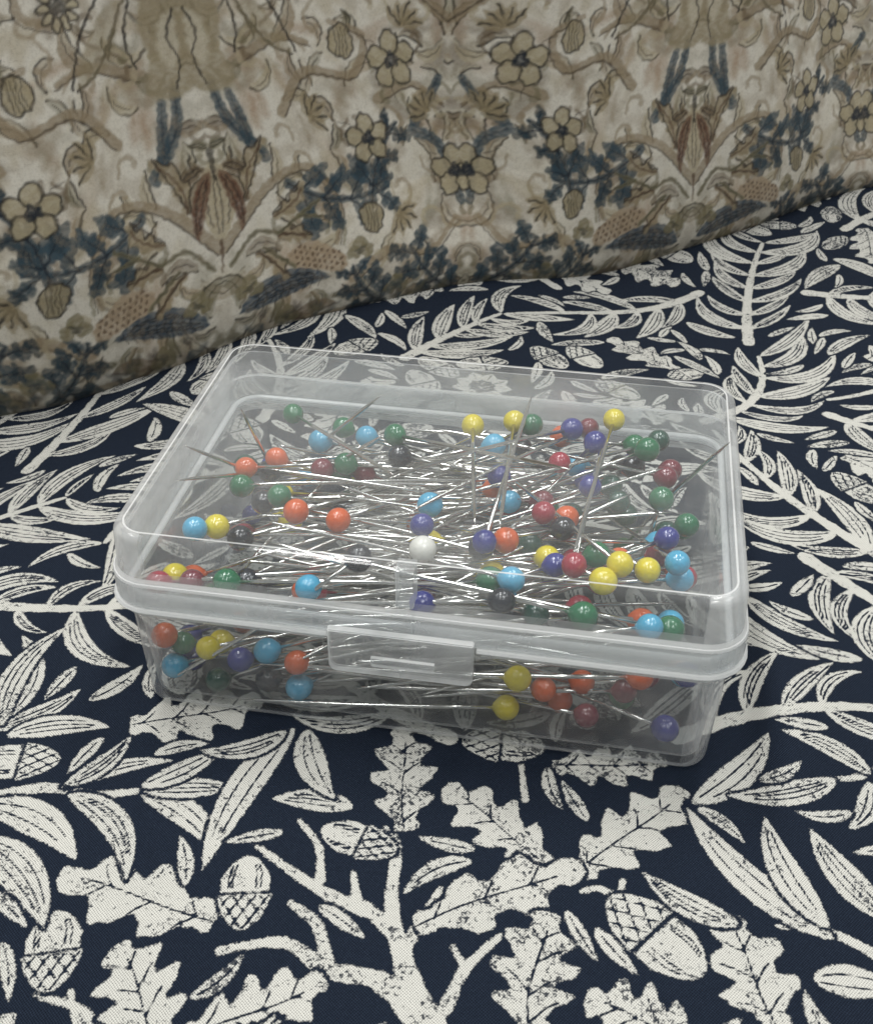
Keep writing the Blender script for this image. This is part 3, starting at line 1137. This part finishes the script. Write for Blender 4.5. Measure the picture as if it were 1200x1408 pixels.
def fit_front(px, py, y):
    d = ray_dir(px, py)
    best = None
    for yy in np.linspace(-LIM[1], LIM[1] * .2, 60):
        p = CAM + d * (yy - CAM[1]) / d[1]
        over = max(abs(p[0]) - LIM[0], ZB - p[2], p[2] - ZT, 0)
        hit = sum(max(0, 2 * HEAD_R * .96 - np.linalg.norm(p - q)) for q in heads)
        cost = over * 50 + abs(yy - y) + hit * 6
        if best is None or cost < best[0]:
            best = (cost, p)
    p = best[1]
    p[0] = np.clip(p[0], -LIM[0], LIM[0]); p[2] = np.clip(p[2], ZB, ZT)
    return p


def tip_on_ray(hd, px, py):
    d = ray_dir(px, py)
    best = None
    for k in np.linspace(.10, .30, 600):
        p = CAM + d * k
        over = max(abs(p[0]) - TIPL[0], abs(p[1]) - TIPL[1], .0017 - p[2], p[2] - .0325, 0)
        cost = abs(np.linalg.norm(p - hd) - PIN_L) + over * 8
        if best is None or cost < best[0]:
            best = (cost, p)
    return best[1]


def inside(p):
    return abs(p[0]) < TIPL[0] and abs(p[1]) < TIPL[1] and .0017 < p[2] < .0322


def auto_tip(hd, spread=.45, zlo=-.35, zhi=.08):
    for k in range(300):
        q = spread * (1 + k / 60)
        a = (math.pi if hd[0] > 0.004 * random.choice((-1, 1, 1)) else 0) + .36 + random.gauss(0, q * .6)
        e = random.uniform(zlo, zhi)
        d = np.array([math.cos(a) * math.cos(e), math.sin(a) * math.cos(e), math.sin(e)])
        if inside(hd + d * PIN_L):
            return hd + d * PIN_L
    d = np.array([-np.sign(hd[0]), 0, -.25]); d /= np.linalg.norm(d)
    return hd + d * PIN_L


NAMES = {'light_blue': 'light blue', 'dark_green': 'dark green'}
PINS = []


def make_pin(color, hd, tip, label=None):
    heads.append(np.array(hd))
    d = Vector(tip) - Vector(hd)
    e = bpy.data.objects.new('dressmaking_pin', None)
    COL.objects.link(e)
    e.empty_display_size = .002
    e.location = Vector(hd)
    e.rotation_mode = 'QUATERNION'
    e.rotation_quaternion = Vector((1, 0, 0)).rotation_difference(d.normalized())
    k_ = random.uniform(.95, 1.06)
    new_obj('head', HEADME[color], e).scale = (k_, k_ * random.uniform(.97, 1.03), k_)
    new_obj('shaft', random.choice(SHAFTME), e)
    tag(e, 'pin', 'pin', 'pins heaped in the plastic box')
    PINS.append((e, color, np.array(hd), label))
    return e


Y, O, R, GR, LB, BL, NV, WH, MR, DG = 'yellow', 'orange', 'red', 'green', 'light_blue', 'blue', 'navy', 'white', 'maroon', 'dark_green'
# heads seen through the lid: picture point, colour, height, optional point where the tip shows
top = [(403, 569, GR, .0235, (520, 640)), (844, 577, Y, .0275, (786, 770)), (707, 579, Y, .026, (690, 700)), (650, 585, Y, .0255, (652, 690)), (731, 584, GR, .0245, None),
       (786, 590, BL, .0265, (600, 640)), (809, 589, MR, .0235, None), (818, 608, BL, .0235, None), (504, 600, LB, .0245, None), (472, 588, GR, .0235, None),
       (543, 598, GR, .0250, (680, 625)), (549, 627, NV, .0235, None), (440, 606, LB, .0210, None), (679, 612, LB, .0255, None), (686, 655, BL, .0250, (760, 720)),
       (769, 636, R, .0255, (560, 640)), (811, 669, BL, .0265, (620, 740)), (872, 612, GR, .0240, None), (890, 618, GR, .0270, None), (905, 606, DG, .0225, None),
       (870, 642, NV, .0225, None), (852, 640, NV, .0200, None), (915, 656, MR, .0235, None), (909, 686, GR, .0265, (872, 780)), (917, 740, BL, .0255, None),
       (931, 774, LB, .0270, (820, 700)), (935, 796, LB, .0225, None), (890, 784, Y, .0270, (700, 700)), (852, 776, Y, .0290, (680, 640)), (829, 799, Y, .0280, (640, 700)),  # the lower light blue head stands in for a reflection, built as a pin
       (820, 763, GR, .0250, None), (789, 777, R, .0275, (830, 600)), (763, 777, BL, .0245, None), (752, 767, Y, .0230, None), (774, 727, NV, .0255, None),
       (779, 712, O, .0235, None), (747, 705, R, .0265, (560, 760)), (695, 743, O, .0260, (500, 700)), (661, 753, NV, .0265, (500, 760)), (581, 755, WH, .0280, (400, 768)),
       (580, 722, BL, .0255, (770, 670)), (591, 694, LB, .0250, None), (729, 748, DG, .0220, None), (465, 715, O, .0270, (660, 660)), (407, 703, O, .0255, (620, 650)),
       (384, 682, GR, .0270, (560, 720)), (362, 690, NV, .0230, None), (443, 645, MR, .0225, None), (475, 638, GR, .0235, None), (466, 650, GR, .0205, None),
       (380, 630, O, .0220, None), (338, 643, O, .0215, None), (370, 648, NV, .0200, None), (332, 668, GR, .0200, None), (298, 724, Y, .0265, (480, 690)),
       (268, 727, LB, .0270, (440, 760)), (330, 740, NV, .0225, None), (700, 690, LB, .0215, None), (680, 672, O, .0215, None), (716, 614, NV, .0220, None),
       (745, 690, MR, .0210, None), (840, 668, DG, .0210, None), (850, 690, DG, .0205, None), (944, 722, GR, .0205, None), (905, 762, MR, .0215, None),
       (500, 650, MR, .0205, None), (772, 600, O, .021, None), (790, 640, LB, .0205, None)]
front = [(218, 802, R, -.0245, None), (241, 792, Y, -.021, None), (264, 800, MR, -.0235, None), (311, 800, GR, -.0245, None), (340, 800, NV, -.022, None), (424, 808, LB, -.0245, (620, 800)), (580, 830, BL, -.0245, None),
         (703, 797, LB, -.021, None), (674, 797, GR, -.021, None), (737, 845, DG, -.0225, None), (802, 846, GR, -.0245, None), (893, 862, LB, -.0248, None), (921, 866, GR, -.0235, None),
         (690, 826, NV, -.0235, None), (700, 845, NV, -.0200, None),
         (214, 872, O, -.0255, (330, 850)), (251, 884, GR, -.0235, None), (286, 891, Y, -.0255, (450, 860)), (304, 882, Y, -.0215, None), (240, 915, LB, -.0255, None), (266, 905, BL, -.0215, None),
         (330, 907, BL, -.0250, None), (367, 895, LB, -.0250, None), (369, 934, NV, -.0245, None), (300, 935, DG, -.0190, None), (408, 911, O, -.0252, (600, 870)), (411, 945, LB, -.0245, None),
         (712, 933, Y, -.0255, None), (696, 973, Y, -.0250, (275, 960)), (747, 948, O, -.0250, (560, 930)), (770, 963, O, -.0220, None), (800, 938, O, -.0215, None), (806, 984, MR, -.0250, (680, 960)),
         (858, 950, MR, -.0225, None), (880, 931, O, -.0250, None), (914, 1002, BL, -.0255, (720, 925)), (944, 928, BL, -.0235, None), (860, 900, DG, -.0200, None)]
for px, py, c, z, tp in top:
    hd = fit_top(px, py, z)
    tip = tip_on_ray(hd, *tp) if tp else auto_tip(hd)
    make_pin(c, hd, tip, 'white round-headed pin, the only white one in the plastic box' if c == WH else None)
for px, py, c, y, tp in front:
    hd = fit_front(px, py, y)
    tip = tip_on_ray(hd, *tp) if tp else auto_tip(hd, .35, -.25, .25)
    make_pin(c, hd, tip)
# pins whose point shows and whose head is buried: (tip picture point, tip height) -> (where the head lies)
for (tx, ty, tz), (hx, hy), c in [((965, 646, .031), (880, 770), GR), ((733, 536, .030), (700, 640), BL), ((250, 618, .029), (430, 680), NV), ((217, 657, .029), (420, 650), LB),
                                  ((222, 953, .004), (440, 800), NV), ((350, 598, .0290), (385, 705), DG), ((486, 575, .028), (400, 690), NV),
                                  ((490, 620, .027), (380, 720), BL), ((640, 935, .008), (420, 880), O)]:
    tip = CAM + ray_dir(tx, ty) * (tz - CAM[2]) / ray_dir(tx, ty)[2]
    tip[0] = np.clip(tip[0], -TIPL[0], TIPL[0]); tip[1] = np.clip(tip[1], -TIPL[1], TIPL[1]); tip[2] = max(tip[2], .002)
    d = ray_dir(hx, hy)
    best = None
    for zz in np.linspace(.0045, .029, 80):
        p = CAM + d * (zz - CAM[2]) / d[2]
        over = max(abs(p[0]) - LIM[0], abs(p[1]) - LIM[1], 0)
        cost = abs(np.linalg.norm(p - tip) - PIN_L) + over * 8
        if best is None or cost < best[0]: best = (cost, p)
    hd = best[1]
    hd = tip + (hd - tip) / np.linalg.norm(hd - tip) * PIN_L
    hd = np.array([np.clip(hd[0], -LIM[0], LIM[0]), np.clip(hd[1], -LIM[1], LIM[1]), np.clip(hd[2], ZB, ZT)])
    make_pin(c, hd, hd + (tip - hd) / np.linalg.norm(tip - hd) * PIN_L)
# the rest of the heap under and between them
cols = [Y, O, R, GR, LB, BL, NV, MR, DG]
n = 0
shown = [np.array(q) for q in heads]
for _ in range(9000):
    if n >= 95: break
    # a head that lies behind and below one of the heads on show
    q = random.choice(shown)
    d = (q - CAM) / np.linalg.norm(q - CAM)
    hd = q + d * random.uniform(.0042, .0200) + np.array([random.gauss(0, .0007) for _ in range(3)])
    if abs(hd[0]) > LIM[0] or abs(hd[1]) > LIM[1] or not ZB < hd[2] < .021: continue
    if min(np.linalg.norm(hd - p) for p in heads) < 2 * HEAD_R * .97: continue
    side = 1 if hd[0] > 0 else -1
    a = (math.pi if side > 0 else 0) + .38 + random.gauss(0, .22)
    e = random.uniform(-.15, .34)
    tip = hd + PIN_L * np.array([math.cos(a) * math.cos(e), math.sin(a) * math.cos(e), math.sin(e)])
    if not inside(tip) or tip[2] > .027: continue
    make_pin(random.choice(cols), hd, tip, 'deep')
    n += 1

# ------------------------------------------------------------------ labels: what each pin head lies beside
def flat(p):
    d = p - CAM
    z = d @ FW
    return np.array([d @ RT / z, d @ UP / z])


vis = [p for p in PINS if p[3] != 'deep']
F2 = [flat(p[2]) for p in vis]
for obj_, c, hd, lab in PINS:
    cn = NAMES.get(c, c)
    if lab == 'deep':
        obj_['label'] = '%s round-headed steel pin buried deep in the heap under other pins' % cn
        continue
    if lab:
        obj_['label'] = lab
        continue
    f = flat(hd)
    near = sorted((np.linalg.norm(g - f), v[1]) for g, v in zip(F2, vis) if v[0] is not obj_)[:2]
    n1, n2 = [NAMES.get(x[1], x[1]) for x in near]
    beside = 'beside two %s heads' % n1 if n1 == n2 else 'beside %s and %s heads' % tuple(sorted((n1, n2)))
    if hd[1] < -.018 and hd[2] < .0205:
        where = 'low behind front wall'
    elif hd[1] < -.018:
        where = 'behind lid front'
    elif hd[1] > .012:
        where = 'toward the hinge side'
    elif hd[1] < -.006:
        where = 'toward the latch side'
    else:
        where = 'midway across the heap'
    obj_['label'] = '%s-headed pin %s, %s' % (cn, where, beside)
